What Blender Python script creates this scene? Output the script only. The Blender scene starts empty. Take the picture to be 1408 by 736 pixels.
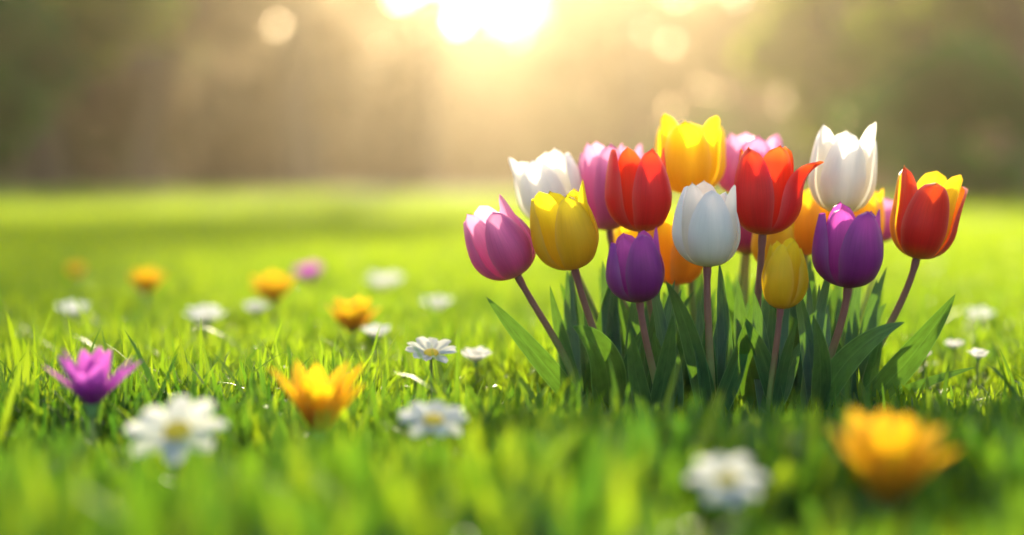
import bpy, math, random
import numpy as np
from mathutils import Vector, Matrix, noise as mnoise

S = bpy.context.scene
COL = S.collection
R = math.radians
rng = np.random.default_rng(7)
random.seed(7)

# ------------------------------------------------------------------ camera
FPX, W0, H0 = 2347.0, 1408.0, 736.0          # focal length in photo pixels
CAM = Vector((0, 0, 0.18)); PITCH = math.atan(103 / FPX); FOCUS = 1.35
cam = bpy.data.cameras.new('camera'); camo = bpy.data.objects.new('camera', cam); COL.objects.link(camo)
cam.sensor_width = 36; cam.lens = FPX / W0 * 36; cam.clip_start = 0.02; cam.clip_end = 2000
camo.location = CAM; camo.rotation_euler = (R(90) - PITCH, 0, 0)
cam.dof.use_dof = True; cam.dof.focus_distance = FOCUS; cam.dof.aperture_fstop = 2.0
S.camera = camo

# ------------------------------------------------------------------ sky, sun, exposure
SUN_EL, SUN_AZ = R(18), R(-1.5)            # azimuth measured from +Y towards +X
world = bpy.data.worlds.new('World'); S.world = world; world.use_nodes = True
wn = world.node_tree; bg = wn.nodes['Background']
sky = wn.nodes.new('ShaderNodeTexSky'); sky.sky_type = 'NISHITA'; sky.sun_disc = False
sky.sun_elevation = SUN_EL; sky.sun_rotation = SUN_AZ; sky.dust_density = 2.5; sky.air_density = 1.0; sky.ozone_density = 1.0
wn.links.new(sky.outputs[0], bg.inputs[0]); bg.inputs[1].default_value = 0.15
sl = bpy.data.lights.new('sun', 'SUN'); so = bpy.data.objects.new('sun', sl); COL.objects.link(so)
sl.energy = 4.2; sl.angle = R(0.6); sl.color = (1.0, 0.86, 0.62)
sdir = Vector((math.sin(SUN_AZ) * math.cos(SUN_EL), math.cos(SUN_AZ) * math.cos(SUN_EL), math.sin(SUN_EL)))
so.rotation_euler = (-sdir).to_track_quat('-Z', 'Y').to_euler(); so.location = (0, 5, 10)
S.view_settings.view_transform = 'Standard'; S.view_settings.look = 'None'
S.view_settings.exposure = 1.54; S.view_settings.gamma = 1.0
cy = S.cycles if hasattr(S, 'cycles') else None
S.render.engine = 'CYCLES'
S.cycles.use_denoising = True
S.cycles.max_bounces = 8; S.cycles.diffuse_bounces = 3; S.cycles.transmission_bounces = 6
S.cycles.transparent_max_bounces = 6; S.cycles.volume_bounces = 0
S.cycles.sample_clamp_indirect = 4.0

def at(px, py, Y):
    """pixel of the photograph + distance along Y -> world point"""
    x = (px - W0 / 2) / FPX; u = -(py - H0 / 2) / FPX
    c, s = math.cos(PITCH), math.sin(PITCH)
    d = Vector((x, c + u * s, u * c - s))
    return CAM + d * (Y / d.y)

def ground_z(x, y):
    """gentle lawn: flat near the flowers, rising a little far away on one side"""
    x = np.asarray(x, float); y = np.asarray(y, float)
    f = np.clip((y - 6) / 40, 0, 1); f = f * f * (3 - 2 * f)
    side = 0.55 - 0.45 * np.tanh(x / 8.0)
    z = f * 0.38 * side
    n = np.clip((y - 2.0) / 6, 0, 1)
    z = z + n * 0.012 * (np.sin(x * 1.9 + y * 0.7) + np.sin(x * 0.8 - y * 1.3 + 1.0))
    z = z + 0.004 * np.sin(x * 9 + 1) * np.sin(y * 8)
    return z

# ------------------------------------------------------------------ helpers
def tag(o, label=None, cat=None, group=None, kind=None):
    if label: o['label'] = label
    if cat: o['category'] = cat
    if group: o['group'] = group
    if kind: o['kind'] = kind
    return o

def empty(name, loc, label=None, cat=None, group=None):
    o = bpy.data.objects.new(name, None); COL.objects.link(o); o.location = loc
    o.empty_display_size = 0.02
    return tag(o, label, cat, group)

def mesh_np(name, V, F, mat, parent=None, uv=None, tint=None, smooth=True, link=True):
    """V (n,3), F (m,k) all k-gons; world coords; uv per vertex; tint per vertex (3)"""
    V = np.asarray(V, np.float32); F = np.asarray(F, np.int32); m, k = F.shape
    me = bpy.data.meshes.new(name)
    me.vertices.add(len(V)); me.vertices.foreach_set('co', V.ravel())
    me.loops.add(m * k); me.loops.foreach_set('vertex_index', F.ravel())
    me.polygons.add(m); me.polygons.foreach_set('loop_start', np.arange(m, dtype=np.int32) * k)
    me.polygons.foreach_set('loop_total', np.full(m, k, np.int32))
    me.update(calc_edges=True)
    if uv is not None:
        l = me.uv_layers.new(name='UVMap'); l.data.foreach_set('uv', np.asarray(uv, np.float32)[F.ravel()].ravel())
    if tint is not None:
        a = me.attributes.new('tint', 'FLOAT_VECTOR', 'POINT'); a.data.foreach_set('vector', np.asarray(tint, np.float32).ravel())
    me.polygons.foreach_set('use_smooth', np.full(m, smooth, bool))
    me.materials.append(mat)
    if not link: return me
    o = bpy.data.objects.new(name, me); COL.objects.link(o)
    if parent is not None:
        o.parent = parent
        o.matrix_parent_inverse = Matrix.Translation(-parent.location)
    return o

def edge_tint(n, nu):
    e = np.abs(np.arange(n) % nu / (nu - 1) * 2 - 1)
    return np.stack([e, e * 0, e * 0], 1)

def grid_faces(nu, nv, close_u=False, off=0):
    f = []
    for j in range(nv - 1):
        for i in range(nu - (0 if close_u else 1)):
            i2 = (i + 1) % nu
            f.append((off + j * nu + i, off + j * nu + i2, off + (j + 1) * nu + i2, off + (j + 1) * nu + i))
    return f

def bez(p0, p1, p2, p3, t):
    return p0 * (1 - t) ** 3 + p1 * 3 * t * (1 - t) ** 2 + p2 * 3 * t * t * (1 - t) + p3 * t ** 3

def tube(pts, radii, n=10):
    V, uv = [], []
    L = len(pts); prev = None
    for i, p in enumerate(pts):
        t = (pts[min(i + 1, L - 1)] - pts[max(i - 1, 0)]).normalized()
        if prev is None:
            a = t.orthogonal().normalized()
        else:
            a = (prev - t * prev.dot(t)).normalized()
        prev = a; b = t.cross(a)
        for k in range(n):
            an = 2 * math.pi * k / n
            V.append(p + (a * math.cos(an) + b * math.sin(an)) * radii[i]); uv.append((k / n, i / (L - 1)))
    F = grid_faces(n, L, True)
    return V, F, uv

def axes_from(axis, spin=0.0):
    z = axis.normalized(); x = Vector((1, 0, 0)); x = (x - z * x.dot(z)).normalized(); y = z.cross(x)
    c, s = math.cos(spin), math.sin(spin)
    return x * c + y * s, y * c - x * s, z

def place(V, origin, ax):
    M = np.array([ax[0][:], ax[1][:], ax[2][:]])
    return np.asarray(V) @ M + np.array(origin[:])

# ------------------------------------------------------------------ materials
M = {}
def new_mat(name):
    m = bpy.data.materials.new(name); m.use_nodes = True
    nt = m.node_tree; nt.nodes.clear()
    return m, nt, nt.nodes.new, nt.links.new

def ramp(nt, stops, interp='LINEAR'):
    r = nt.nodes.new('ShaderNodeValToRGB'); e = r.color_ramp.elements; r.color_ramp.interpolation = interp
    while len(e) < len(stops): e.new(0.5)
    for el, (p, c) in zip(e, stops): el.position = p; el.color = (*c, 1)
    return r

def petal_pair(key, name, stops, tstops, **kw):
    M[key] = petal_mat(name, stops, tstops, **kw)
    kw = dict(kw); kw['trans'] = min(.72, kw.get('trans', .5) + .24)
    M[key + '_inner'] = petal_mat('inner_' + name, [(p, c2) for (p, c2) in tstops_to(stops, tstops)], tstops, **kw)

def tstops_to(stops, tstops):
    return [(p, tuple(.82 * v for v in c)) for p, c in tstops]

def petal_mat(name, stops, tstops=None, rough=0.33, trans=0.5, inside=None, vein=0.12, sheen=0.0):
    """stops: colour along the petal (base->tip); tstops: colour of light passing through; inside: colour ramp of inner face"""
    m, nt, N, L = new_mat(name)
    out = N('ShaderNodeOutputMaterial'); uv = N('ShaderNodeUVMap'); sep = N('ShaderNodeSeparateXYZ'); L(uv.outputs[0], sep.inputs[0])
    cr = ramp(nt, stops); L(sep.outputs[1], cr.inputs[0]); col = cr.outputs[0]
    if inside:
        ir = ramp(nt, inside); L(sep.outputs[1], ir.inputs[0])
        geo = N('ShaderNodeNewGeometry'); mx = N('ShaderNodeMix'); mx.data_type = 'RGBA'
        L(geo.outputs['Backfacing'], mx.inputs['Factor']); L(col, mx.inputs[6]); L(ir.outputs[0], mx.inputs[7]); col = mx.outputs[2]
    at_ = N('ShaderNodeAttribute'); at_.attribute_name = 'tint'; sa = N('ShaderNodeSeparateXYZ'); L(at_.outputs['Vector'], sa.inputs[0])
    ed = N('ShaderNodeMath'); ed.operation = 'POWER'; L(sa.outputs[0], ed.inputs[0]); ed.inputs[1].default_value = 7
    ef = N('ShaderNodeMath'); ef.operation = 'MULTIPLY'; L(ed.outputs[0], ef.inputs[0]); ef.inputs[1].default_value = .25
    pale = N('ShaderNodeMix'); pale.data_type = 'RGBA'; L(ef.outputs[0], pale.inputs['Factor']); L(col, pale.inputs[6])
    pale.inputs[7].default_value = tuple(min(.95, c * .55 + .38) for c in stops[-1][1]) + (1,); col = pale.outputs[2]  # paler petal rim paints light through thin edges into the colour
    # lengthwise veins
    mp = N('ShaderNodeMapping'); mp.inputs['Scale'].default_value = (46, 2.2, 1); L(uv.outputs[0], mp.inputs[0])
    no = N('ShaderNodeTexNoise'); no.inputs['Scale'].default_value = 1.0; no.inputs['Detail'].default_value = 3; L(mp.outputs[0], no.inputs[0])
    no2 = N('ShaderNodeTexNoise'); no2.inputs['Scale'].default_value = 3.0; L(uv.outputs[0], no2.inputs[0])
    ad = N('ShaderNodeMath'); ad.operation = 'MULTIPLY_ADD'; L(no2.outputs[0], ad.inputs[0]); ad.inputs[1].default_value = 0.6; L(no.outputs[0], ad.inputs[2])
    mr = N('ShaderNodeMapRange'); mr.inputs[1].default_value = 0.45; mr.inputs[2].default_value = 1.15; mr.inputs[3].default_value = 1 - vein * 2.2; mr.inputs[4].default_value = 1 + vein * 0.7
    L(ad.outputs[0], mr.inputs[0])
    oi = N('ShaderNodeObjectInfo'); orr = N('ShaderNodeMapRange'); L(oi.outputs['Random'], orr.inputs[0]); orr.inputs[3].default_value = 0.88; orr.inputs[4].default_value = 1.06
    mm = N('ShaderNodeMath'); mm.operation = 'MULTIPLY'; L(mr.outputs[0], mm.inputs[0]); L(orr.outputs[0], mm.inputs[1])
    vm = N('ShaderNodeVectorMath'); vm.operation = 'SCALE'; L(col, vm.inputs[0]); L(mm.outputs[0], vm.inputs['Scale'])
    p = N('ShaderNodeBsdfPrincipled'); L(vm.outputs[0], p.inputs['Base Color']); p.inputs['Roughness'].default_value = rough
    p.inputs['Specular IOR Level'].default_value = 0.26
    bp = N('ShaderNodeBump'); bp.inputs['Strength'].default_value = 0.35; bp.inputs['Distance'].default_value = 0.0007
    L(no.outputs[0], bp.inputs['Height']); L(bp.outputs[0], p.inputs['Normal'])
    tr = N('ShaderNodeBsdfTranslucent')
    if tstops:
        tc = ramp(nt, tstops); L(sep.outputs[1], tc.inputs[0]); vt = N('ShaderNodeVectorMath'); vt.operation = 'SCALE'
        L(tc.outputs[0], vt.inputs[0]); L(mm.outputs[0], vt.inputs['Scale']); L(vt.outputs[0], tr.inputs[0])
    else: L(vm.outputs[0], tr.inputs[0])
    ms = N('ShaderNodeMixShader'); ms.inputs[0].default_value = trans; L(p.outputs[0], ms.inputs[1]); L(tr.outputs[0], ms.inputs[2])
    L(ms.outputs[0], out.inputs[0])
    return m

GB = (0.42, 0.45, 0.10)   # greenish base of a petal
petal_pair('white', 'white_petal', [(0, (.62, .60, .18)), (.16, (.80, .78, .55)), (.32, (.84, .84, .82)), (1, (.88, .88, .88))],
                       [(0, (.8, .75, .3)), (.25, (.9, .85, .7)), (1, (.93, .9, .84))], trans=.48, vein=.05)
petal_pair('yellow', 'yellow_petal', [(0, (.72, .58, .08)), (.2, (.95, .66, .02)), (1, (.98, .76, .03))],
                        [(0, (.85, .55, .02)), (.5, (.95, .62, .01)), (1, (.98, .84, .02))], trans=.62, vein=.05)
petal_pair('orange_yellow', 'orange_yellow_petal', [(0, (.7, .40, .03)), (.4, (.85, .46, .02)), (1, (.90, .60, .04))],
                        [(0, (.9, .38, .01)), (.6, (.96, .50, .01)), (1, (.98, .70, .02))], trans=.5, vein=.07)
petal_pair('red', 'red_petal', [(0, (.75, .50, .10)), (.08, (.62, .12, .03)), (.2, (.72, .008, .025)), (.93, (.78, .010, .03)), (1, (.85, .07, .04))],
                     [(0, (.9, .5, .05)), (.2, (.88, .02, .015)), (.8, (.92, .04, .01)), (1, (.98, .17, .02))], trans=.42, vein=.1,
                     inside=[(0, (.8, .3, .02)), (.5, (.75, .03, .02)), (.8, (.85, .12, .02)), (1, (.9, .34, .03))])
M['red_yellow'] = petal_mat('red_yellow_petal', [(0, (.8, .5, .05)), (.1, (.7, .16, .03)), (.25, (.68, .008, .02)), (.95, (.72, .010, .02)), (1, (.8, .3, .03))],
                     [(0, (.95, .5, .02)), (.3, (.85, .04, .01)), (1, (.95, .12, .01))], trans=.28, vein=.1,
                     inside=[(0, (.85, .4, .02)), (.4, (.9, .42, .02)), (1, (.95, .62, .04))])
M['flame_yellow'] = petal_mat('flame_yellow_petal', [(0, (.8, .4, .04)), (.5, (.85, .33, .02)), (1, (.94, .62, .04))],
                     [(0, (.95, .45, .02)), (1, (.98, .70, .02))], trans=.5, vein=.12)
petal_pair('pink', 'pink_petal', [(0, (.60, .52, .30)), (.1, (.60, .25, .30)), (.25, (.62, .085, .33)), (1, (.78, .24, .52))],
                      [(0, (.8, .5, .3)), (.3, (.82, .16, .42)), (1, (.92, .45, .68))], trans=.44, vein=.1)
petal_pair('purple', 'purple_petal', [(0, (.34, .22, .16)), (.08, (.26, .04, .16)), (.3, (.28, .022, .25)), (1, (.40, .05, .40))],
                        [(0, (.5, .2, .2)), (.3, (.55, .03, .36)), (1, (.75, .13, .60))], trans=.40, vein=.16, rough=.32)
petal_pair('magenta', 'magenta_petal', [(0, (.75, .5, .1)), (.3, (.5, .05, .25)), (1, (.45, .03, .22))],
                        [(0, (.85, .5, .1)), (.3, (.6, .05, .3)), (1, (.6, .05, .3))], trans=.4)
M['crocus_purple'] = petal_mat('crocus_purple_petal', [(0, (.34, .04, .30)), (.5, (.34, .02, .34)), (1, (.46, .07, .50))],
                        [(0, (.5, .04, .42)), (1, (.85, .20, .80))], trans=.5, vein=.14)
M['orange'] = petal_mat('orange_petal', [(0, (.42, .26, .08)), (.15, (.82, .28, .02)), (.5, (.92, .46, .02)), (1, (.95, .58, .03))],
                        [(0, (.6, .3, .03)), (.4, (.96, .42, .01)), (1, (.98, .66, .01))], trans=.5, vein=.12)
M['golden'] = petal_mat('golden_petal', [(0, (.55, .30, .03)), (.3, (.85, .42, .02)), (1, (.90, .52, .03))],
                        [(0, (.8, .34, .01)), (1, (.98, .56, .01))], trans=.45, vein=.1)
M['daisy'] = petal_mat('daisy_petal', [(0, (.72, .74, .55)), (.2, (.82, .83, .82)), (1, (.88, .88, .88))],
                       [(0, (.8, .8, .6)), (1, (.94, .92, .86))], trans=.55, vein=.06)

def stem_mat(name, stops, rough=.45):
    m, nt, N, L = new_mat(name); out = N('ShaderNodeOutputMaterial'); uv = N('ShaderNodeUVMap'); sep = N('ShaderNodeSeparateXYZ')
    L(uv.outputs[0], sep.inputs[0]); cr = ramp(nt, stops); L(sep.outputs[1], cr.inputs[0])
    tc = N('ShaderNodeTexCoord'); no = N('ShaderNodeTexNoise'); no.inputs['Scale'].default_value = 120; no.inputs['Detail'].default_value = 4; L(tc.outputs['Object'], no.inputs[0])
    mr = N('ShaderNodeMapRange'); L(no.outputs[0], mr.inputs[0]); mr.inputs[3].default_value = .75; mr.inputs[4].default_value = 1.2
    vm = N('ShaderNodeVectorMath'); vm.operation = 'SCALE'; L(cr.outputs[0], vm.inputs[0]); L(mr.outputs[0], vm.inputs['Scale'])
    p = N('ShaderNodeBsdfPrincipled'); L(vm.outputs[0], p.inputs['Base Color']); p.inputs['Roughness'].default_value = rough
    p.inputs['Subsurface Weight'].default_value = .25; p.inputs['Subsurface Radius'].default_value = (.004, .004, .002); p.inputs['Subsurface Scale'].default_value = .5
    L(p.outputs[0], out.inputs[0]); return m
M['stem_purple'] = stem_mat('mauve_stem', [(0, (.16, .28, .05)), (.40, (.24, .28, .08)), (.66, (.28, .13, .08)), (1, (.24, .07, .08))])
M['stem_green'] = stem_mat('green_stem', [(0, (.14, .26, .04)), (.6, (.26, .30, .08)), (1, (.38, .34, .10))])
M['stem_small'] = stem_mat('small_stem', [(0, (.12, .22, .04)), (1, (.20, .22, .10))])

def leaf_mat(name, c1, c2, tcol, trans=.4, rough=.36, vs=60):
    m, nt, N, L = new_mat(name); out = N('ShaderNodeOutputMaterial'); uv = N('ShaderNodeUVMap')
    mp = N('ShaderNodeMapping'); mp.inputs['Scale'].default_value = (vs, 1.4, 1); L(uv.outputs[0], mp.inputs[0])
    no = N('ShaderNodeTexNoise'); no.inputs['Scale'].default_value = 1.0; no.inputs['Detail'].default_value = 2; L(mp.outputs[0], no.inputs[0])
    n2 = N('ShaderNodeTexNoise'); n2.inputs['Scale'].default_value = 5; n2.inputs['Detail'].default_value = 4; L(uv.outputs[0], n2.inputs[0])
    ad = N('ShaderNodeMath'); ad.operation = 'MULTIPLY_ADD'; L(no.outputs[0], ad.inputs[0]); ad.inputs[1].default_value = .8; L(n2.outputs[0], ad.inputs[2])
    cr0 = ramp(nt, [(.6, c1), (1.0, c2)]); L(ad.outputs[0], cr0.inputs[0])
    sx = N('ShaderNodeSeparateXYZ'); L(uv.outputs[0], sx.inputs[0])
    edr = ramp(nt, [(0, (1, 1, 1)), (.045, (0, 0, 0)), (.47, (0, 0, 0)), (.5, (.35, .35, .35)), (.53, (0, 0, 0)), (.955, (0, 0, 0)), (1, (1, 1, 1))]); L(sx.outputs[0], edr.inputs[0])
    cr = N('ShaderNodeMix'); cr.data_type = 'RGBA'; L(edr.outputs[0], cr.inputs['Factor']); L(cr0.outputs[0], cr.inputs[6]); cr.inputs[7].default_value = (.16, .34, .12, 1)  # pale leaf margins paint a backlit rim into the colour
    p = N('ShaderNodeBsdfPrincipled'); L(cr.outputs[2], p.inputs['Base Color']); p.inputs['Roughness'].default_value = rough
    p.inputs['Specular IOR Level'].default_value = .4
    bp = N('ShaderNodeBump'); bp.inputs['Strength'].default_value = .25; bp.inputs['Distance'].default_value = .0008; L(no.outputs[0], bp.inputs['Height']); L(bp.outputs[0], p.inputs['Normal'])
    tr = N('ShaderNodeBsdfTranslucent'); tv = N('ShaderNodeVectorMath'); tv.operation = 'SCALE'; tv.inputs[0].default_value = tcol
    mr = N('ShaderNodeMapRange'); L(ad.outputs[0], mr.inputs[0]); mr.inputs[1].default_value = .6; mr.inputs[2].default_value = 1.1; mr.inputs[3].default_value = .7; mr.inputs[4].default_value = 1.2
    L(mr.outputs[0], tv.inputs['Scale']); L(tv.outputs[0], tr.inputs[0])
    ms = N('ShaderNodeMixShader'); ms.inputs[0].default_value = trans; L(p.outputs[0], ms.inputs[1]); L(tr.outputs[0], ms.inputs[2]); L(ms.outputs[0], out.inputs[0])
    return m
M['leaf'] = leaf_mat('tulip_leaf', (.008, .050, .022), (.026, .105, .042), (.18, .38, .02), trans=.24)
M['calyx'] = leaf_mat('calyx_green', (.07, .14, .03), (.12, .20, .05), (.2, .3, .04), trans=.2)

def tint_mat(name, dark, light, tlight, trans, rough, spec=.5):
    """blades and leaves: colour chosen per blade by the 'tint' attribute (x = dark..light, y = dry, z = height on blade)"""
    m, nt, N, L = new_mat(name); out = N('ShaderNodeOutputMaterial')
    a = N('ShaderNodeAttribute'); a.attribute_name = 'tint'; sep = N('ShaderNodeSeparateXYZ'); L(a.outputs['Vector'], sep.inputs[0])
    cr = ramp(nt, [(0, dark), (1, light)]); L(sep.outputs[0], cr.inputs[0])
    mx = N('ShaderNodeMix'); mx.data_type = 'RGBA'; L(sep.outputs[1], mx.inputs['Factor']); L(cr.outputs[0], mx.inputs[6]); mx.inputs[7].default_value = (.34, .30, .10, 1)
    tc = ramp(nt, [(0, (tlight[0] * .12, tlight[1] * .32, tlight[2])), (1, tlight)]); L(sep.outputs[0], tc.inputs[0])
    p = N('ShaderNodeBsdfPrincipled'); L(mx.outputs[2], p.inputs['Base Color']); p.inputs['Roughness'].default_value = rough; p.inputs['Specular IOR Level'].default_value = spec
    tr = N('ShaderNodeBsdfTranslucent'); L(tc.outputs[0], tr.inputs[0])
    ms = N('ShaderNodeMixShader'); ms.inputs[0].default_value = trans; L(p.outputs[0], ms.inputs[1]); L(tr.outputs[0], ms.inputs[2]); L(ms.outputs[0], out.inputs[0])
    return m
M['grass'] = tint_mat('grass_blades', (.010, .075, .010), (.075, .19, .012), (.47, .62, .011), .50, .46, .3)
M['crown_dark'] = tint_mat('dark_foliage', (.022, .095, .012), (.04, .16, .018), (.15, .42, .015), .3, .6, .2)
M['crown_olive'] = tint_mat('olive_foliage', (.06, .07, .02), (.12, .12, .035), (.30, .26, .05), .4, .6, .2)
M['crown_yellow'] = tint_mat('yellow_green_foliage', (.11, .18, .012), (.20, .28, .02), (.60, .70, .02), .5, .6, .2)
M['crown_brown'] = tint_mat('brown_foliage', (.09, .06, .028), (.15, .10, .04), (.34, .21, .07), .35, .6, .2)

def plain(name, c, rough=.7, sc=30, lo=.7, hi=1.25, bump=.0):
    m, nt, N, L = new_mat(name); out = N('ShaderNodeOutputMaterial'); tc = N('ShaderNodeTexCoord'); no = N('ShaderNodeTexNoise')
    no.inputs['Scale'].default_value = sc; no.inputs['Detail'].default_value = 5; L(tc.outputs['Object'], no.inputs[0])
    mr = N('ShaderNodeMapRange'); L(no.outputs[0], mr.inputs[0]); mr.inputs[1].default_value = .3; mr.inputs[2].default_value = .7; mr.inputs[3].default_value = lo; mr.inputs[4].default_value = hi
    vm = N('ShaderNodeVectorMath'); vm.operation = 'SCALE'; vm.inputs[0].default_value = c; L(mr.outputs[0], vm.inputs['Scale'])
    p = N('ShaderNodeBsdfPrincipled'); L(vm.outputs[0], p.inputs['Base Color']); p.inputs['Roughness'].default_value = rough
    if bump:
        bp = N('ShaderNodeBump'); bp.inputs['Strength'].default_value = .6; bp.inputs['Distance'].default_value = bump; L(no.outputs[0], bp.inputs['Height']); L(bp.outputs[0], p.inputs['Normal'])
    L(p.outputs[0], out.inputs[0]); return m
M['disc'] = plain('daisy_disc', (.93, .58, .02), .7, 900, .85, 1.1, .0006)
M['stamen'] = plain('stamen_yellow', (.8, .55, .05), .7, 400)
M['bark'] = plain('bark', (.10, .075, .05), .9, 4, .6, 1.3, .02)

def ground_mat():
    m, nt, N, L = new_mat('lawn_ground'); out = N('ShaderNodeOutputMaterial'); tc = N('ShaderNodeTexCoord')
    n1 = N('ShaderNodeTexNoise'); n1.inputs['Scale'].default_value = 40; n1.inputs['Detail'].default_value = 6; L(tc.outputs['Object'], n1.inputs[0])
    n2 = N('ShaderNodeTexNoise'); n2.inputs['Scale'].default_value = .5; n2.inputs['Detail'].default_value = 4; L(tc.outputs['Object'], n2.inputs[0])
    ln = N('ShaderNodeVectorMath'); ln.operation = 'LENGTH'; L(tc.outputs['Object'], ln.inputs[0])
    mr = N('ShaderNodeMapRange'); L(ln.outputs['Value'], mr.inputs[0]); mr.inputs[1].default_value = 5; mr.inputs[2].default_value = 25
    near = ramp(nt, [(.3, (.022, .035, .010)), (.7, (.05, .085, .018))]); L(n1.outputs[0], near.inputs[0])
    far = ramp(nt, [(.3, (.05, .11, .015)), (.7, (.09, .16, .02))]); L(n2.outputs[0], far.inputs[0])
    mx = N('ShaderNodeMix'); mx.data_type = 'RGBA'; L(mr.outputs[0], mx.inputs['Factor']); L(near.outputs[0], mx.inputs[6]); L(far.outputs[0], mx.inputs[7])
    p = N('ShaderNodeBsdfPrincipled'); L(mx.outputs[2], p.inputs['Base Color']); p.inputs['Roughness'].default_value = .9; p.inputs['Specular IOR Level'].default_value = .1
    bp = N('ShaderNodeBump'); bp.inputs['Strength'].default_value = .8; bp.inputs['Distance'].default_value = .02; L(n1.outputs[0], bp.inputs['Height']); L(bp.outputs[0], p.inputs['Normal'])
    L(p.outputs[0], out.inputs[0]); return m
M['ground'] = ground_mat()

def dew_mat():
    m, nt, N, L = new_mat('dew_water'); out = N('ShaderNodeOutputMaterial'); p = N('ShaderNodeBsdfPrincipled')
    p.inputs['Base Color'].default_value = (.95, .97, .95, 1); p.inputs['Roughness'].default_value = .12; p.inputs['Transmission Weight'].default_value = .85; p.inputs['IOR'].default_value = 1.33
    L(p.outputs[0], out.inputs[0]); return m
M['dew'] = dew_mat()

# ------------------------------------------------------------------ ground
gx = np.concatenate([-np.geomspace(140, .25, 46), np.linspace(-.2, .2, 3), np.geomspace(.25, 140, 46)])
gy = np.concatenate([np.linspace(-140, -4, 14), np.linspace(-3, 4, 36), np.geomspace(4.2, 140, 60)])
GX, GY = np.meshgrid(gx, gy); GZ = ground_z(GX, GY)
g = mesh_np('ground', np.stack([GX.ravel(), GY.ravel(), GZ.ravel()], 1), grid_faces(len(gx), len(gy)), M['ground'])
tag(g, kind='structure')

# ------------------------------------------------------------------ haze: one closed box of thin air
hv = [(x, y, z) for z in (-1.2, 21.0) for (x, y) in ((-145, -145), (145, -145), (145, 145), (-145, 145))]
hf = [(3, 2, 1, 0), (4, 5, 6, 7), (0, 1, 5, 4), (1, 2, 6, 5), (2, 3, 7, 6), (3, 0, 4, 7)]
hm, nt, N, L = new_mat('haze_air'); o_ = N('ShaderNodeOutputMaterial'); pv = N('ShaderNodeVolumePrincipled')
pv.inputs['Color'].default_value = (1.0, .82, .54, 1); pv.inputs['Density'].default_value = .0018; pv.inputs['Anisotropy'].default_value = .85
L(pv.outputs[0], o_.inputs['Volume'])
tag(mesh_np('haze', hv, hf, hm, smooth=False), kind='stuff')

# ------------------------------------------------------------------ trees
def leaf_cloud(centres, radii, n, size, seed, squash=.8):
    r = np.random.default_rng(seed)
    c = np.asarray(centres, float); rad = np.asarray(radii, float)
    k = r.choice(len(c), n, p=rad ** 2 / (rad ** 2).sum())
    d = r.normal(size=(n, 3)); d /= np.linalg.norm(d, axis=1)[:, None]
    rr = rad[k] * r.uniform(.35, 1.08, n) ** .7
    p = c[k] + d * rr[:, None] * np.array([1, 1, squash])
    u = r.normal(size=(n, 3)); u /= np.linalg.norm(u, axis=1)[:, None]
    w = np.cross(u, r.normal(size=(n, 3))); w /= np.linalg.norm(w, axis=1)[:, None]
    s = size * r.uniform(.6, 1.5, n)[:, None]
    V = np.stack([p - u * s, p - w * s * .45, p + u * s, p + w * s * .45], 1).reshape(-1, 3)
    F = np.arange(n * 4).reshape(-1, 4)
    t = np.repeat(np.clip(r.beta(2, 2, n) * .8 + r.uniform(0, .3, len(c))[k], 0, 1), 4)
    T = np.stack([t, np.zeros_like(t), np.zeros_like(t)], 1)
    return V, F, T

def make_tree(px, Y, height, spread, trunk_h, mat, label, seed, nleaf=8000, clumps=34, leafs=.24, cat='tree', density_top=1.0):
    base = at(px, 368, Y); x0 = base.x; z0 = float(ground_z(x0, Y))
    rr = random.Random(seed)
    root = empty('tree' if cat == 'tree' else 'shrub', (x0, Y, z0), label, cat, 'trees and shrubs behind the lawn')
    O = Vector((x0, Y, z0))
    top = O + Vector((rr.uniform(-.4, .4), 0, height * .8))
    pts = [O + (top - O) * t + Vector((math.sin(t * 5 + seed) * .12, 0, 0)) for t in [i / 9 for i in range(10)]]
    r0 = (.035 if height < 12 else .015) * height
    V, F, uv = tube([p - Vector((0, 0, .1)) if i == 0 else p for i, p in enumerate(pts)], [r0 * (1.25 if i == 0 else 1 - .09 * i) for i in range(10)], 9)
    cs, rad = [], []
    lv = []
    for i in range(clumps):
        t = rr.uniform(0, 1); an = rr.uniform(0, 2 * math.pi); e = math.sin(math.pi * (0.12 + .85 * t)) ** .6
        rad_h = spread * e * rr.uniform(.35, 1)
        z = trunk_h + (height - trunk_h) * t
        c = O + Vector((math.cos(an) * rad_h, math.sin(an) * rad_h, z)); cs.append(c[:]); rad.append(rr.uniform(.16, .30) * spread)
        if i < 9 and cat == 'tree':
            tt = rr.uniform(.3, .85); st = pts[int(tt * 9)]
            lp = [st.lerp(c, q) + Vector((0, 0, .25 * math.sin(q * 3))) for q in (0, .35, .7, 1)]
            a, b, u_ = tube(lp, [r0 * .35, r0 * .25, r0 * .15, r0 * .06], 6)
            F += [tuple(v + len(V) for v in f) for f in b]; V += a; uv += u_
    mesh_np('trunk' if cat == 'tree' else 'branches', V, F, M['bark'], root, uv)
    V, F, T = leaf_cloud(cs, rad, nleaf, leafs, seed)
    mesh_np('crown', V, F, M[mat], root, tint=T, smooth=False)
    return root

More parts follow.
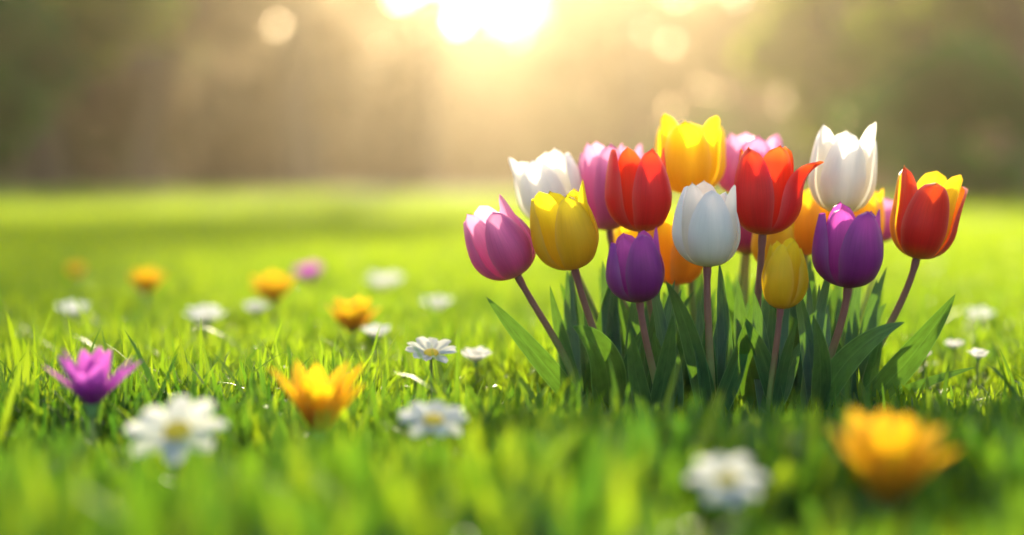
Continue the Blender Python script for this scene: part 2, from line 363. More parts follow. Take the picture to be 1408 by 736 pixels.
TREES = [
 # px, dist, height, spread, trunk_h, material, label
 (60, 30, 9.0, 2.9, 2.3, 'crown_yellow', 'blurred yellow-olive tree in the top left corner behind the lawn'),
 (-90, 26, 6.5, 2.6, .6, 'crown_dark', 'blurred dark bushy tree at the far left end of the tree line'),
 (215, 36, 11.0, 2.6, 1.2, 'crown_brown', 'tall brownish tree between the yellow-olive tree and the pale sky spot'),
 (120, 44, 7.0, 3.8, .5, 'crown_olive', 'low olive tree under the yellow-olive tree crown at left'),
 (430, 46, 9.5, 1.7, 1.6, 'crown_brown', 'slim hazy brown tree between the pale sky spot and the sun glow'),
 (400, 40, 17.5, 2.1, 9.5, 'crown_olive', 'very tall slim tree with a high crown left of the sun glow'),  # added tree: unseen high crown cuts light shafts and shades the left lawn
 (590, 48, 19.0, 1.2, 11.5, 'crown_olive', 'very tall slim tree standing in front of the sun glow'),  # added tree: crown above the view splits the sun into shafts
 (880, 47, 18.8, 1.4, 11.0, 'crown_olive', 'very tall slim tree above the topmost yellow tulip'),  # likewise added, its out-of-view crown breaks up the sunbeams
 (330, 50, 3.9, 3.0, .4, 'crown_brown', 'low hazy brown tree below the pale sky spot at left'),
 (560, 60, 4.3, 3.6, .4, 'crown_brown', 'low hazy tan tree just left below the sun glow'),
 (720, 62, 4.0, 3.6, .4, 'crown_olive', 'low hazy tan tree directly under the sun glow'),
 (850, 50, 6.2, 2.3, .8, 'crown_brown', 'hazy brown tree behind the topmost yellow tulip'),
 (1010, 52, 9.5, 2.0, 3.6, 'crown_olive', 'high-crowned hazy olive tree above the pink tulip on the right'),
 (1140, 33, 7.5, 1.9, 1.2, 'crown_yellow', 'yellow-green tree behind the white tulip on the right'),
 (1270, 40, 10.0, 2.6, 2.8, 'crown_brown', 'dark brownish tree rising over the round dark green shrub'),
 (1410, 36, 9.5, 2.6, 2.0, 'crown_yellow', 'olive-green tree in the top right corner of the photo'),
]
for i, t in enumerate(TREES): make_tree(*t[:6], t[6], 40 + i)
make_tree(1312, 17, 1.5, 1.15, .15, 'crown_dark', 'big round dark green shrub at the right edge behind the red and yellow tulip', 91, 8000, 34, .06, 'shrub')
make_tree(1010, 45, 1.9, 2.6, .2, 'crown_dark', 'low grey-green shrub behind the middle tulips', 92, 4500, 26, .1, 'shrub')

# the wood further off, one mass: lower where the sun shines over it
wr = np.random.default_rng(5); wc, wrad = [], []
for i in range(1500):
    x = wr.uniform(-42, 42); y = wr.uniform(72, 92)
    px = 704 + x / y * FPX
    top = 11.5 + (3 if abs(px - 660) > 420 else 0)
    z = top * wr.uniform(0, 1) ** (1.0 if i % 3 else 2.5)
    wc.append((x, y, float(ground_z(x, y)) + z)); wrad.append(wr.uniform(.9, 1.7))
V, F, T = leaf_cloud(wc, wrad, 105000, .46, 77)
Q = V.reshape(-1, 4, 3).mean(1); qx = 704 + Q[:, 0] / Q[:, 1] * FPX; qy = 265 - Q[:, 2] / Q[:, 1] * FPX
T_ = np.zeros(len(Q))                  # how much sky should shine through, then leaves thinned to match
for a, b, c, d, k in ((668, -10, 78, 46, .16), (370, 38, 55, 50, .035), (922, 0, 70, 44, .05), (990, 118, 60, 45, .006)):
    T_ = np.maximum(T_, k * np.exp(-(((qx - a) / c) ** 2 + ((qy - b) / d) ** 2) ** 1.5))
keep = np.clip(-np.log(np.clip(T_, 1e-6, .98)) / 10, 0, 1)
sel = wr.random(len(Q)) < keep
V = V.reshape(-1, 4, 3)[sel].reshape(-1, 3); T = T.reshape(-1, 4, 3)[sel].reshape(-1, 3); F = np.arange(len(V)).reshape(-1, 4)
tag(mesh_np('woods', V, F, M['crown_brown'], tint=T, smooth=False), kind='stuff')

# ------------------------------------------------------------------ grass
# clear rings round the small stems are not needed: blades lean away by themselves
def spot(px, Y): return ((px - W0 / 2) / FPX * Y, Y)
FLOWER_SPOTS = [spot(127, 1.13), spot(243, .96), spot(438, 1.08), spot(593, 1.42), spot(596, 1.04), spot(1000, .82), spot(1222, .84)]
FAR_SPOTS = [spot(*q) for q in ((100, 2.06), (283, 1.94), (530, 2.66), (601, 2.17), (517, 1.73), (654, 1.52), (352, 2.09), (1347, 1.97), (1345, 1.50), (1271, 1.50), (1312, 1.60), (200, 2.35), (376, 2.20), (484, 1.85), (104, 2.90), (425, 2.80))]
def grass_blades():
    rs, ts, dens = [], [], []
    bands = [(.30, .62, 3200, .85), (.62, 1.0, 5600, 1.15), (1.0, 1.35, 13000, 1.0), (1.35, 1.9, 19000, .95), (1.9, 2.8, 24000, 1.0), (2.8, 4.2, 22000, 1.1),
             (4.2, 6.5, 20000, 1.3), (6.5, 10, 18000, 1.6), (10, 16, 16000, 2.0), (16, 27, 14000, 2.6)]
    X, Y, SC = [], [], []
    for a, b, n, sc in bands:
        y = np.sqrt(rng.uniform(a * a, b * b, n)); x = rng.uniform(-1, 1, n) * (y * .36 + .22)
        X.append(x); Y.append(y); SC.append(np.full(n, sc))
    X = np.concatenate(X); Y = np.concatenate(Y); SC = np.concatenate(SC); n = len(X)
    # clumps: pull blades towards clump centres
    cl = 0.018 * SC; cx = np.round(X / cl + .3 * np.sin(Y / cl)) * cl; cyy = np.round(Y / cl) * cl
    k = rng.uniform(0, .55, n); X = X + (cx - X) * k; Y = Y + (cyy - Y) * k
    big = .5 + .5 * np.sin(X * 13 + 2 * np.sin(Y * 7)) * np.sin(Y * 11 + 1.3)
    # tall tufts at some places (left of the tulips and right of them)
    tuft = np.exp(-((X - .43) ** 2 + (Y - 1.52) ** 2) / .0055) * .9 + np.exp(-((X + .02) ** 2 + (Y - 1.5) ** 2) / .004) * .35 + np.exp(-((X - .02) ** 2 + (Y - 1.2) ** 2) / .003) * .25
    hgt = (.018 + .042 * rng.beta(1.8, 2.4, n) + .010 * big) * (1 + .55 * tuft) * (.55 + .45 * SC) * np.where(Y < .95, 1.3, 1.0)
    under = np.exp(-(((X - .165) / .21) ** 2 + ((Y - 1.34) / .18) ** 2) ** 2); hgt *= 1 - .55 * under
    for fx, fy in FLOWER_SPOTS: hgt *= 1 - .6 * np.exp(-((X - fx) ** 2 / .0020 + (Y - fy + .06) ** 2 / .008))
    for fx, fy in FAR_SPOTS: hgt *= 1 - .62 * np.exp(-((X - fx) ** 2 / .0022 + (Y - fy + .06) ** 2 / .010))
    wid = (.0009 + .0026 * rng.beta(1.5, 2.6, n)) * (SC ** 1.25) * np.where(Y < 1.0, 1.75, 1.0)
    longb = (rng.random(n) < .08) & (Y > 1.1) & (Y < 2.2); hgt[longb] *= 1.6
    broad = rng.random(n) < .10; wid[broad] *= 1.6; hgt[broad] *= .9
    az = rng.uniform(0, 2 * np.pi, n); lean = rng.beta(1.6, 2.2, n) * 1.05; bend = rng.uniform(.1, 1.1, n)
    face = az + np.pi / 2 + rng.normal(0, .5, n)
    z0 = ground_z(X, Y) - .004
    base = np.stack([X, Y, z0], 1); ld = np.stack([np.cos(az), np.sin(az), 0 * az], 1); sd = np.stack([np.cos(face), np.sin(face), 0 * az], 1)
    rows = np.array([0, .3, .58, .82, 1.0]); wf = np.array([.8, 1.0, .9, .55, .0])
    P = np.zeros((n, 9, 3)); Tz = np.zeros((n, 9))
    pos = base.copy(); prev = 0; vi = 0
    tw = rng.normal(0, .5, n)
    for j, t in enumerate(rows):
        if j:
            ang = lean * .6 + bend * t ** 1.5 * lean * 1.5
            ang = np.minimum(ang, 2.0)
            step = (t - prev) * hgt
            pos = pos + ld * (np.sin(ang) * step)[:, None] + np.array([0, 0, 1.0]) * (np.cos(ang) * step)[:, None]
            prev = t
        c, s = np.cos(tw * t), np.sin(tw * t)
        side = sd * c[:, None] + np.cross(sd, np.array([0, 0, 1.0])) * s[:, None]
        if j < 4:
            P[:, vi] = pos - side * (wid * wf[j])[:, None]; P[:, vi + 1] = pos + side * (wid * wf[j])[:, None]; Tz[:, vi:vi + 2] = t; vi += 2
        else: P[:, vi] = pos; Tz[:, vi] = 1
    tips = pos
    V = P.reshape(-1, 3)
    o = (np.arange(n) * 9)[:, None]
    q = [(0, 1, 3, 2), (2, 3, 5, 4), (4, 5, 7, 6)]
    Fq = np.concatenate([o + np.array(f) for f in q]); Ft = np.concatenate([o + np.array((6, 7, 8))])
    t = np.clip(rng.beta(2, 2, n) * .7 + .3 * big + .55 * np.clip((Y - 2) / 4, 0, 1), 0, 1)  # distant blades tinted brighter: sunlight and haze on the lawn put into colour
    t = np.where(Y < 1.3, t * np.where(rng.random(n) < .22, 1.3, .34), t); dry = np.where((rng.random(n) < .035) & (Y > 1.0), rng.uniform(.2, .5, n), 0)  # most near blades tinted darker: foreground shade painted into their colour
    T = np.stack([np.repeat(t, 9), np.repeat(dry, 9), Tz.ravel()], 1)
    return V, Fq, Ft, T, tips, SC

GV, GFq, GFt, GT, TIPS, TSC = grass_blades()
def mesh_mixed(name, V, Fq, Ft, T, mat):
    me = bpy.data.meshes.new(name); V = V.astype(np.float32)
    me.vertices.add(len(V)); me.vertices.foreach_set('co', V.ravel())
    nq, ntr = len(Fq), len(Ft); li = np.concatenate([Fq.ravel(), Ft.ravel()]).astype(np.int32)
    me.loops.add(len(li)); me.loops.foreach_set('vertex_index', li); me.polygons.add(nq + ntr)
    ls = np.concatenate([np.arange(nq) * 4, nq * 4 + np.arange(ntr) * 3]).astype(np.int32); lt = np.concatenate([np.full(nq, 4), np.full(ntr, 3)]).astype(np.int32)
    me.polygons.foreach_set('loop_start', ls); me.polygons.foreach_set('loop_total', lt); me.update(calc_edges=True)
    a = me.attributes.new('tint', 'FLOAT_VECTOR', 'POINT'); a.data.foreach_set('vector', T.astype(np.float32).ravel())
    me.polygons.foreach_set('use_smooth', np.ones(nq + ntr, bool)); me.materials.append(mat)
    o = bpy.data.objects.new(name, me); COL.objects.link(o); return o
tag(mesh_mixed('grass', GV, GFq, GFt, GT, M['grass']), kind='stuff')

# dew on blade tips
def dew():
    sel = np.where((TIPS[:, 1] > 1.5) & (TIPS[:, 1] < 3.2) & (TIPS[:, 2] > .03))[0]; sel = rng.choice(sel, 300, replace=False)
    ico = bpy.data.meshes.new('tmp'); import bmesh
    bm = bmesh.new(); bmesh.ops.create_icosphere(bm, subdivisions=2, radius=1); bm.to_mesh(ico); bm.free()
    v = np.array([p.co[:] for p in ico.vertices]); f = np.array([p.vertices[:] for p in ico.polygons]); bpy.data.meshes.remove(ico)
    r = rng.uniform(.0005, .0010, len(sel))
    V = (TIPS[sel][:, None, :] + v[None] * r[:, None, None]).reshape(-1, 3)
    F = (f[None] + (np.arange(len(sel)) * len(v))[:, None, None]).reshape(-1, 3)
    tag(mesh_np('dew', V, F, M['dew']), kind='stuff')
dew()

# ------------------------------------------------------------------ tulips
def tulip_petal(H, Rm, openf, k, inner, rr, half=50, flare=0.0, nu=15, nv=22):
    V, uv = [], []
    phi0 = k * 2 * math.pi / 3 + (math.pi / 3 if inner else 0) + rr.uniform(-.10, .10)
    of = openf - (.10 if not inner else .0) + rr.uniform(-.10, .05); hz = H * (rr.uniform(.96, 1.06) if inner else rr.uniform(.88, 1.0)); Rk = Rm * (.76 if inner else 1.0)
    Th = R(half) * (1.1 if inner else 1.0); wob = rr.uniform(0, 6.28); tipdir = rr.uniform(-.07, .07); q = rr.uniform(.43, .52)
    for j in range(nv):
        v = j / (nv - 1)
        zc = .45
        if v < zc:
            a = v / zc * math.pi / 2; r = Rk * math.sin(a) ** .95; z = hz * zc * (1 - math.cos(a)) * .98
        else:
            s = (v - zc) / (1 - zc); r = Rk * (1 + (of - 1) * s ** 1.7 + flare * s ** 3); z = hz * (zc * .98 + (1 - zc * .98) * s) * (1 - .10 * flare * s ** 3)
        r = max(r, .0016)
        th = Th * (1.25 - .25 * min(1, v / .3)) if v < .34 else Th * max(0, 1 - ((v - .34) / .66) ** 1.75) ** q
        for i in range(nu):
            u = -1 + 2 * i / (nu - 1)
            an = phi0 + th * u + tipdir * v * v
            cup = 1 - (.17 if not inner else .05) * u * u * min(1, v / .3)                     # the petal is rounder than the cup
            rim = 0
            wave = .018 * math.sin(u * 5 + wob + v * 4) * v
            rib = -.022 * math.exp(-(u / .10) ** 2) * math.sin(math.pi * min(1, v * 1.02))
            r2 = r * (cup + rim + wave + rib)
            zz = z + H * .012 * math.sin(3 * u + wob) * v
            V.append((r2 * math.cos(an), r2 * math.sin(an), zz)); uv.append(((u + 1) / 2 + k * 1.37 + (5 if inner else 0), v))
    return V, [f for f in grid_faces(nu, nv)], uv

def strap_leaf(base, tip, ctrl, width, face, fold=.22, nu=9, nv=30, twist=.0, seed=0):
    V, uv = [], []
    p1 = base.lerp(ctrl, .62); p2 = tip.lerp(ctrl, .62)
    for j in range(nv):
        t = j / (nv - 1); p = bez(base, p1, p2, tip, t); d = (bez(base, p1, p2, tip, min(1, t + .02)) - bez(base, p1, p2, tip, max(0, t - .02))).normalized()
        side = d.cross(face).normalized(); n = side.cross(d).normalized()
        a = twist * (t - .3); c, s = math.cos(a), math.sin(a); side, n = side * c + n * s, n * c - side * s
        w = width * .62 * (.56 + .44 * math.sin(min(1, t / .5) * math.pi / 2)) * max(0, 1 - t ** 2.7) ** .9
        for i in range(nu):
            u = -1 + 2 * i / (nu - 1)
            f = fold * (abs(u) ** 1.4) * (1 - .5 * t) * (1.3 - .5 * min(1, t / .4))
            wv = .05 * math.sin(t * 11 + seed + (2 if u > 0 else 0)) * abs(u) ** 2
            V.append(p + side * (w * u * (1 - .25 * f * abs(u))) + n * (w * (f + wv))); uv.append((i / (nu - 1), t * 2 + seed))
    return V, grid_faces(nu, nv), uv

PXM = lambda Y: Y / FPX       # metres per photo pixel at distance Y

def make_tulip(cx, cy, w, h, tilt, Y, bx, color, label, stem='stem_purple', openf=.86, spin=0., flare=0., fwd=0., bY=None, leaves=(), group=None, seed=0, mats=None, extra=7):
    rr = random.Random(seed + 11)
    bY = bY or Y + .02
    O = at(bx, 368, bY); O.z = float(ground_z(O.x, bY))
    root = empty('tulip', O, label, 'tulip', group)
    H = h * PXM(Y); Rm = w * .5 * PXM(Y) * 1.06
    ax = Vector((math.sin(R(tilt)), -math.sin(R(fwd)), math.cos(R(tilt)))).normalized()
    C = at(cx, cy, Y); hb = C - ax * H * .5
    p0 = O - Vector((0, 0, .004)); L_ = (hb - p0).length
    p1 = p0 + Vector(((hb.x - p0.x) * .25, 0, 1)).normalized() * L_ * .33; p2 = hb - ax * L_ * .33
    pts = [bez(p0, p1, p2, hb + ax * .001, i / 23) for i in range(24)]
    sr = .0028 * (w / 95) ** .5
    V, F, uv = tube(pts, [sr * (1.25 - .3 * i / 23) * (1.0 if i < 22 else 1.25) for i in range(24)], 12)
    mesh_np('stem', V, F, M[stem], root, uv)
    A = axes_from(ax, spin)
    for inner in (True, False):
        for k in range(3):
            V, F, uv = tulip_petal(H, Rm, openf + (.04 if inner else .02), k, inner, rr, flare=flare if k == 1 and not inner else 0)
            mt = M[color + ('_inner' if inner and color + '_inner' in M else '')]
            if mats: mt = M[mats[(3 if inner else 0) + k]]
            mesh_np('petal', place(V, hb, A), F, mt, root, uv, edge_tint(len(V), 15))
    # pistil and stamens deep in the cup
    V, F, uv = tube([hb + ax * H * q for q in (.03, .15, .3, .36)], [.0022, .0025, .0022, .003], 8); mesh_np('pistil', V, F, M['stamen'], root, uv)
    for (tx, ty, tY, cdx, cdy, lw, yaw, tw) in leaves:
        tip = at(tx, ty, tY); b = O + Vector((rr.uniform(-.008, .008), rr.uniform(-.006, .006), -.006))
        mid = b.lerp(tip, .5) + Vector((cdx * PXM(tY), 0, -cdy * PXM(tY)))
        face = Vector((math.sin(R(yaw)), -math.cos(R(yaw)), .25)).normalized()
        V, F, uv = strap_leaf(b, tip, mid, lw * PXM(tY), face, twist=tw, seed=rr.uniform(0, 9))
        mesh_np('leaf', V, F, M['leaf'], root, uv)
    for e in range(extra):
        back = e % 3 != 2
        tip = at(bx + rr.uniform(-38, 44), rr.uniform(350, 425) if back else rr.uniform(430, 485), bY + (rr.uniform(.02, .06) if back else rr.uniform(-.03, .01))); b = O + Vector((rr.uniform(-.014, .014), rr.uniform(.0, .014), -.006))
        mid = b.lerp(tip, .5) + Vector(((b.x - tip.x) * rr.uniform(.1, .5), rr.uniform(-.01, .01), rr.uniform(0, .010)))
        face = Vector((math.sin(R(rr.uniform(-50, 50))), -1, .2)).normalized()
        V, F, uv = strap_leaf(b, tip, mid, rr.uniform(17, 26) * PXM(bY), face, twist=rr.uniform(-.5, .5), seed=rr.uniform(0, 9))
        mesh_np('leaf', V, F, M['leaf'], root, uv)
    return root

FR, BK = 'tulips in the front of the clump', 'tulips at the back of the clump'
# leaves: tip px, tip py, tip Y, control dx, dy (px), width px, yaw, twist
TULIPS = [
 dict(a=(688, 333, 92, 106, -27, 1.39, 800, 'pink', 'lowest pink tulip, leaning out at the left end of the clump'), openf=.80, spin=4.97, fwd=2,
      leaves=[(668, 408, 1.34, -2, -6, 29, 10, .1), (756, 392, 1.40, -6, 0, 22, -25, .3)]),
 dict(a=(752, 258, 96, 98, -16, 1.50, 850, 'white', 'white tulip at the left behind the yellow tulip'), stem='stem_green', openf=.98, spin=4.36,
      leaves=[(770, 388, 1.47, -8, 0, 22, 20, .2), (838, 372, 1.50, 3, 0, 24, -30, .2)], g=BK),
 dict(a=(778, 316, 94, 112, -13, 1.37, 845, 'yellow', 'large yellow tulip at the left between the pink and red tulips'), stem='stem_purple', openf=.93, spin=5.06, fwd=3,
      leaves=[(787, 449, 1.29, 46, -46, 50, 5, .1), (800, 400, 1.41, 0, 0, 24, 30, -.3)]),
 dict(a=(833, 258, 82, 118, -5, 1.50, 880, 'pink', 'tall pink tulip behind the left red tulip'), stem='stem_purple', openf=.90, spin=4.97,
      leaves=[(823, 380, 1.50, -5, 0, 22, 10, .3), (868, 385, 1.5, -3, 0, 24, -20, -.3)], g=BK),
 dict(a=(881, 261, 94, 116, -2, 1.41, 913, 'red', 'left red tulip with an orange-tipped rim, above the small purple tulip'), openf=.88, spin=5.20,
      leaves=[(846, 395, 1.42, -8, 0, 26, 20, .2), (898, 385, 1.45, 2, 0, 26, -15, .2)]),
 dict(a=(948, 215, 98, 104, 0, 1.50, 955, 'yellow', 'topmost yellow tulip at the middle of the clump'), stem='stem_green', openf=1.12, spin=4.57,
      leaves=[(935, 372, 1.5, -4, 0, 26, 10, .3), (965, 365, 1.52, 5, 0, 24, -30, .2)], g=BK),
 dict(a=(974, 311, 95, 112, 1, 1.33, 981, 'white', 'pure white tulip at the front middle on a straight stem'), stem='stem_purple', openf=.88, spin=4.80, fwd=2, bY=1.34,
      leaves=[(915, 386, 1.30, 16, -38, 27, -15, .2), (1035, 414, 1.31, 12, 12, 28, 20, -.2)]),
 dict(a=(930, 342, 88, 100, 0, 1.49, 940, 'orange_yellow', 'orange-yellow tulip half hidden behind the middle white tulip'), stem='stem_green', openf=.9, spin=5.24,
      leaves=[(912, 400, 1.46, -4, 0, 26, 20, .2), (985, 395, 1.48, 6, 0, 26, -20, .2)], g=BK),
 dict(a=(876, 368, 84, 96, -5, 1.31, 911, 'purple', 'smaller purple tulip at the left, below the red tulip'), openf=.86, spin=5.15, fwd=4, bY=1.33,
      leaves=[(866, 449, 1.28, -8, 8, 26, 10, .2), (925, 432, 1.28, 8, 0, 27, -10, -.2)]),
 dict(a=(1032, 228, 90, 92, 3, 1.56, 1010, 'pink', 'pink tulip at the back between the topmost yellow and the right red tulip'), stem='stem_green', openf=.96, spin=4.71,
      leaves=[(1000, 372, 1.54, -3, 0, 24, 15, .2), (1040, 380, 1.55, 5, 0, 24, -25, .2)], g=BK),
 dict(a=(1052, 263, 98, 120, 3, 1.39, 1035, 'red', 'wide open red tulip right of the middle with one petal spread out'), stem='stem_purple', openf=.98, spin=3.93, flare=.55,
      leaves=[(1022, 452, 1.29, 2, 0, 34, -10, .2), (1015, 385, 1.42, -6, 0, 26, 25, .3)]),
 dict(a=(1028, 312, 62, 76, 0, 1.55, 1022, 'magenta', 'dark magenta tulip tucked low behind the wide open red tulip'), stem='stem_green', openf=.9, spin=4.54,
      leaves=[(1052, 398, 1.52, 4, 0, 24, 10, .2)], g=BK),
 dict(a=(1160, 234, 92, 120, 5, 1.45, 1108, 'white', 'tallest white tulip on the right above the large purple tulip'), stem='stem_green', openf=1.06, spin=4.57,
      leaves=[(1118, 370, 1.46, 3, 0, 24, 15, .3), (1152, 385, 1.48, 6, 0, 24, -20, .2)], g=BK),
 dict(a=(1110, 303, 80, 96, 2, 1.52, 1090, 'orange_yellow', 'orange-yellow tulip between the wide open red and the tallest white tulip'), stem='stem_green', openf=.9, spin=4.36,
      leaves=[(1088, 388, 1.5, -2, 0, 24, 20, .2), (1135, 392, 1.5, 6, 0, 22, -20, .3)], g=BK),
 dict(a=(1182, 302, 76, 88, 4, 1.53, 1140, 'orange_yellow', 'yellow tulip mostly hidden behind the large purple tulip'), stem='stem_green', openf=.95, spin=4.89,
      leaves=[(1180, 392, 1.52, 6, 0, 22, 10, .2)], g=BK),
 dict(a=(1213, 302, 50, 62, 5, 1.62, 1165, 'pink', 'small pale pink tulip peeping out left of the red and yellow tulip'), stem='stem_green', openf=.9, spin=4.71, g=BK,
      leaves=[(1212, 384, 1.58, 10, 0, 22, 10, .2)]),
 dict(a=(1170, 341, 100, 110, 3, 1.32, 1122, 'purple', 'large purple tulip at the front right'), openf=.92, spin=5.06, fwd=4, bY=1.35,
      leaves=[(1245, 443, 1.29, -30, -46, 35, -15, .2), (1117, 433, 1.28, 22, -8, 33, 15, -.2)], own_base=1118),
 dict(a=(1272, 298, 92, 118, 11, 1.40, 1185, 'red_yellow', 'red and yellow tulip leaning out at the right end of the clump'), openf=1.16, spin=4.45, flare=.05,
      leaves=[(1314, 404, 1.35, 12, 16, 36, -10, .1), (1206, 384, 1.43, 0, 0, 26, 20, .3), (1342, 505, 1.36, 8, -14, 14, -10, .2)],
      mats=['red_yellow', 'red_yellow', 'flame_yellow', 'flame_yellow', 'flame_yellow', 'red_yellow']),
 dict(a=(1077, 379, 66, 92, 4, 1.31, 1058, 'yellow', 'smallest yellow tulip, low at the front right of the middle'), openf=.80, spin=4.15, fwd=3, bY=1.33,
      leaves=[(1100, 470, 1.33, 8, 0, 26, 15, .2)]),
 dict(a=(1066, 332, 62, 78, 3, 1.47, 1066, 'yellow', 'yellow tulip right behind the smallest yellow tulip'), stem='stem_green', openf=.9, spin=5.06,
      leaves=[(1075, 410, 1.45, 2, 0, 24, 10, .2)], g=BK),
 dict(a=(862, 236, 56, 66, -2, 1.60, 895, 'pink', 'pink tulip showing only its tip behind the left red tulip'), stem='stem_green', openf=.95, spin=4.71, g=BK, leaves=()),
 dict(a=(868, 335, 52, 66, -2, 1.54, 890, 'yellow', 'yellow tulip almost hidden above the smaller purple tulip'), stem='stem_green', openf=.9, spin=4.71, g=BK,
      leaves=[(886, 405, 1.52, 4, 0, 22, 10, .2)]),
]
for i, d in enumerate(TULIPS):
    a = d['a']
    make_tulip(*a[:8], a[8], stem=d.get('stem', 'stem_purple'), openf=d['openf'], spin=d['spin'], flare=d.get('flare', 0), fwd=d.get('fwd', 0),
               bY=d.get('bY'), leaves=d['leaves'], group=d.get('g', FR), seed=i * 7, mats=d.get('mats'))

# ------------------------------------------------------------------ small flowers of the lawn
def ray_petal(L_, Wd, elev, curl, k, n, rr, r0=.1, nu=7, nv=12, point=.7, jitter=.12):
    """one petal of an open flower in the flower's own frame; elev = angle above the flower plane at the base, curl = change along it"""
    V, uv = [], []; an = 2 * math.pi * k / n + rr.uniform(-1, 1) * jitter; e = elev + rr.uniform(-.12, .12); Lk = L_ * rr.uniform(.92, 1.06)
    r = r0; z = 0; tw = rr.uniform(-.25, .25)
    rad = Vector((math.cos(an), math.sin(an), 0)); tan = Vector((-math.sin(an), math.cos(an), 0))
    for j in range(nv):
        v = j / (nv - 1)
        if j: a = e + curl * v; r += math.cos(a) * Lk / (nv - 1); z += math.sin(a) * Lk / (nv - 1)
        w = Wd * .5 * (.35 + .65 * math.sin(min(1, v / .6) * math.pi / 2)) * max(0, 1 - v ** 3.0) ** point
        nrm = Vector((-math.sin(e + curl * v) * rad.x, -math.sin(e + curl * v) * rad.y, math.cos(e + curl * v)))
        for i in range(nu):
            u = -1 + 2 * i / (nu - 1)
            V.append(rad * r + Vector((0, 0, z)) + tan * (w * u) + nrm * (w * (.28 * u * u - .10 * math.exp(-(u / .2) ** 2) + tw * u * v))); uv.append(((u + 1) / 2 + k, v))
    return [p[:] for p in V], grid_faces(nu, nv), uv

def dome(r, h, n=14, m=6):
    V = [(r * math.sin(j / m * math.pi / 2) * math.cos(2 * math.pi * i / n) if j else .0001 * math.cos(2 * math.pi * i / n),
          r * math.sin(j / m * math.pi / 2) * math.sin(2 * math.pi * i / n) if j else .0001 * math.sin(2 * math.pi * i / n), h * math.cos(j / m * math.pi / 2)) for j in range(m + 1) for i in range(n)]
    return V, grid_faces(n, m + 1, True), [(0, 0)] * len(V)

def small_flower(name, cat, label, group, px, py, Y, wpx, mat, n, elev, curl, wfac, tiltf, tilts=0., near=True, disc=True, seed=0, layers=1, point=.5, calyx=True, ratio=.5, bxo=0, spin=0.):
    rr = random.Random(seed + 5)
    C = at(px, py, Y); Rr = wpx * .5 * PXM(Y)
    ax = Vector((math.sin(R(tilts)), -math.sin(R(tiltf)), math.cos(R(tiltf)))).normalized()
    reach = sum(math.cos(elev + curl * (q + .5) / 10) for q in range(10)) / 10
    r0 = Rr * (.16 if elev < .5 else .10); L_ = (Rr - r0) / max(.25, reach)
    zh = sum(math.sin(elev + curl * (q + .5) / 10) for q in range(10)) / 10 * L_
    O = Vector((C.x + bxo * PXM(Y), Y + .004, float(ground_z(C.x, Y))))
    root = empty(name, O, label, cat, group)
    hb = C - ax * zh * ratio
    p0 = O - Vector((0, 0, .004)); L2 = (hb - p0).length
    pts = [bez(p0, p0 + Vector((.001, 0, L2 * .4)), hb - ax * L2 * .35, hb, i / 11) for i in range(12)]
    sr = max(.0011, Rr * .055)
    V, F, uv = tube(pts, [sr * (1.1 - .02 * i) for i in range(12)], 8); mesh_np('stem', V, F, M['stem_small'], root, uv)
    A = axes_from(ax, spin + rr.uniform(0, .3))
    petals = []
    for ly in range(layers):
        for k in range(n):
            V, F, uv = ray_petal(L_ * (1 - .06 * ly), L_ * wfac, elev + .22 * ly, curl, k + .5 * ly, n, rr, r0 * (1 - .25 * ly), point=point)
            V = place([(x, y, z + .0006 * ly + .0004 * (k % 2)) for x, y, z in V], hb, A)
            if near: mesh_np('petal', V, F, M[mat], root, uv, edge_tint(len(V), 7))
            else: petals.append((V, F, uv))
    if not near:
        VV, FF, UU = [], [], []
        for V, F, uv in petals: FF += [tuple(q + len(VV) for q in f) for f in F]; VV += [tuple(v) for v in V]; UU += uv
        mesh_np('petals', VV, FF, M[mat], root, UU, edge_tint(len(VV), 7))
    if disc:
        V, F, uv = dome(r0 * 1.75, r0 * .8); mesh_np('disc', place([(x, y, z + .0008) for x, y, z in V], hb, A), F, M['disc'], root, uv)
    if calyx:
        V, F, uv = dome(r0 * 1.35 + .0006, Rr * (.22 if elev < .5 else .42)); V = [(x, y, -z + Rr * (.0 if elev < .5 else .10)) for x, y, z in V]
        mesh_np('calyx', place(V, hb, A), F, M['calyx'], root, uv)
    return root

DG, OG, PG = 'white daisies in the grass', 'orange flowers in the grass', 'purple flowers in the grass'
def daisy(label, px, py, Y, w, tf, ts=0, near=True, n=11, seed=0, elev=.10, curl=-.05, wf=.52, bxo=0):
    small_flower('daisy', 'daisy', label, DG, px, py, Y, w, 'daisy', n, elev, curl, wf, tf, ts, near, True, seed, bxo=bxo, point=.42)
daisy('sharpest white daisy, left of the tulips, the upper of the two on one line', 593, 484, 1.42, 78, 22, 3, n=10, seed=1, elev=.30, curl=-.2, wf=.58)
daisy('white daisy below the sharpest one, between the orange flower and the tulips', 596, 577, 1.04, 104, 26, 4, n=9, seed=2, elev=.22, curl=-.2, wf=.6)
daisy('large blurred white daisy below the purple flower at the left', 243, 592, .96, 138, 36, 0, n=8, seed=3, elev=.12, wf=.62)
daisy('blurred bluish-white daisy at the bottom, left of the golden flower', 1000, 660, .82, 110, 34, 0, n=8, seed=4, elev=.08, wf=.64)
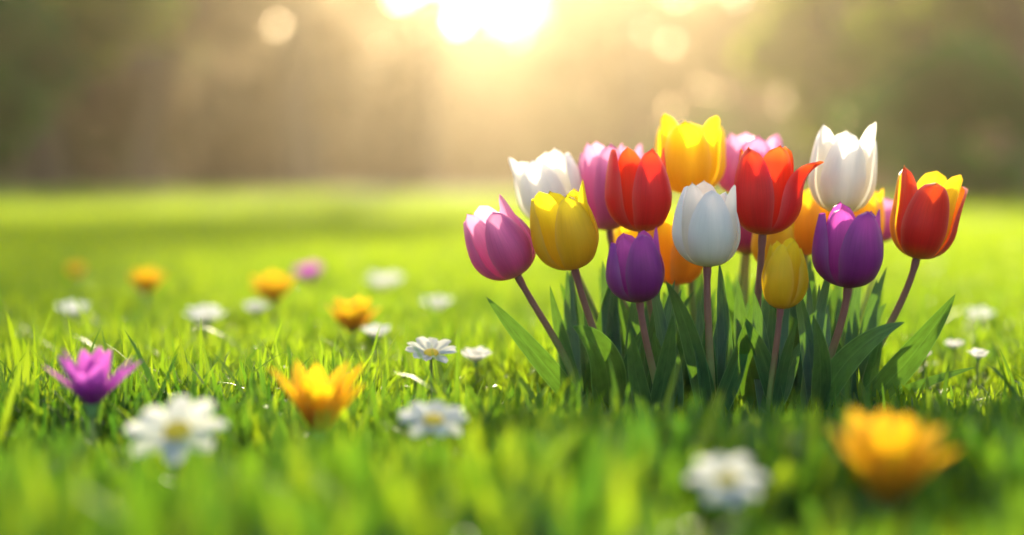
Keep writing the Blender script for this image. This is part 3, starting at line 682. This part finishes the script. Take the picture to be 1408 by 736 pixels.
for i, (px, py, Y, w, lb) in enumerate([
    (100, 430, 2.06, 44, 'blurred white daisy at the left edge, left below the leftmost clear orange flower'),
    (283, 440, 1.94, 52, 'blurred white daisy between the orange flowers in the left distance'),
    (530, 393, 2.66, 52, 'blurred white daisy right of the small purple blossom in the distance'),
    (601, 422, 2.17, 44, 'faint white daisy left of the lowest pink tulip'),
    (517, 461, 1.73, 40, 'blurred white daisy just right of the nearest distant orange flower'),
    (654, 494, 1.52, 40, 'blurred white daisy right of the sharpest daisy'),
    (352, 428, 2.09, 34, 'faint white daisy below the middle distant orange flower'),
    (1347, 438, 1.97, 38, 'faint white daisy at the right edge beyond the longest tulip leaf'),
    (1345, 492, 1.50, 28, 'small blurred white daisy low at the right edge'),
    (1271, 492, 1.50, 20, 'tiny blurred white daisy under the longest tulip leaf at right'),
    (1312, 478, 1.60, 26, 'small blurred white daisy left of the faint right edge one')]):
    daisy(lb, px, py - 3, Y, w * 1.1, 8, 0, near=False, n=12, seed=20 + i, wf=.55, elev=.85, curl=-.35)
def orange(label, px, py, Y, w, mat='orange', near=True, n=8, seed=0, elev=.95, curl=-.15, tf=8, ts=0, wf=.36, layers=2, point=.8, ratio=.55, spin=0.):
    small_flower('orange_flower', 'flower', label, OG, px, py, Y, w, mat, n, elev, curl, wf, tf, ts, near, False, seed, layers, point, ratio=ratio, spin=spin)
orange('bright orange flower with pointed petals in the left half, lit from behind', 438, 552, 1.08, 148, n=7, seed=31, elev=1.0, curl=-.2, tf=8, spin=.2)
orange('large golden flower blurred in the lower right corner', 1222, 634, .84, 184, 'golden', n=7, seed=33, elev=1.05, curl=-.2, tf=8, wf=.5)
for i, (px, py, Y, w, lb) in enumerate([
    (200, 396, 2.35, 48, 'distant orange-yellow flower at the left above the pale daisies'),
    (376, 405, 2.20, 58, 'distant orange flower left of the small purple blossom'),
    (484, 444, 1.85, 64, 'nearest of the distant orange flowers, above the bright orange one'),
    (104, 380, 2.90, 26, 'faintest distant orange flower near the left edge')]):
    orange(lb, px, py - 8, Y, w * 1.15, 'orange', near=False, seed=50 + i, elev=.8, curl=.15, wf=.5, tf=10)
small_flower('purple_flower', 'flower', 'magenta-purple flower with spread petals at the left edge', PG, 127, 526, 1.13, 136, 'crocus_purple', 6, .92, -.2, .38, 8, 3, True, False, 61, 2, .85, spin=.5)
small_flower('purple_flower', 'flower', 'small distant purple blossom left of the faint white daisy', PG, 425, 376, 2.8, 44, 'crocus_purple', 7, .4, .8, .6, 12, 0, False, False, 62, 2, .7)
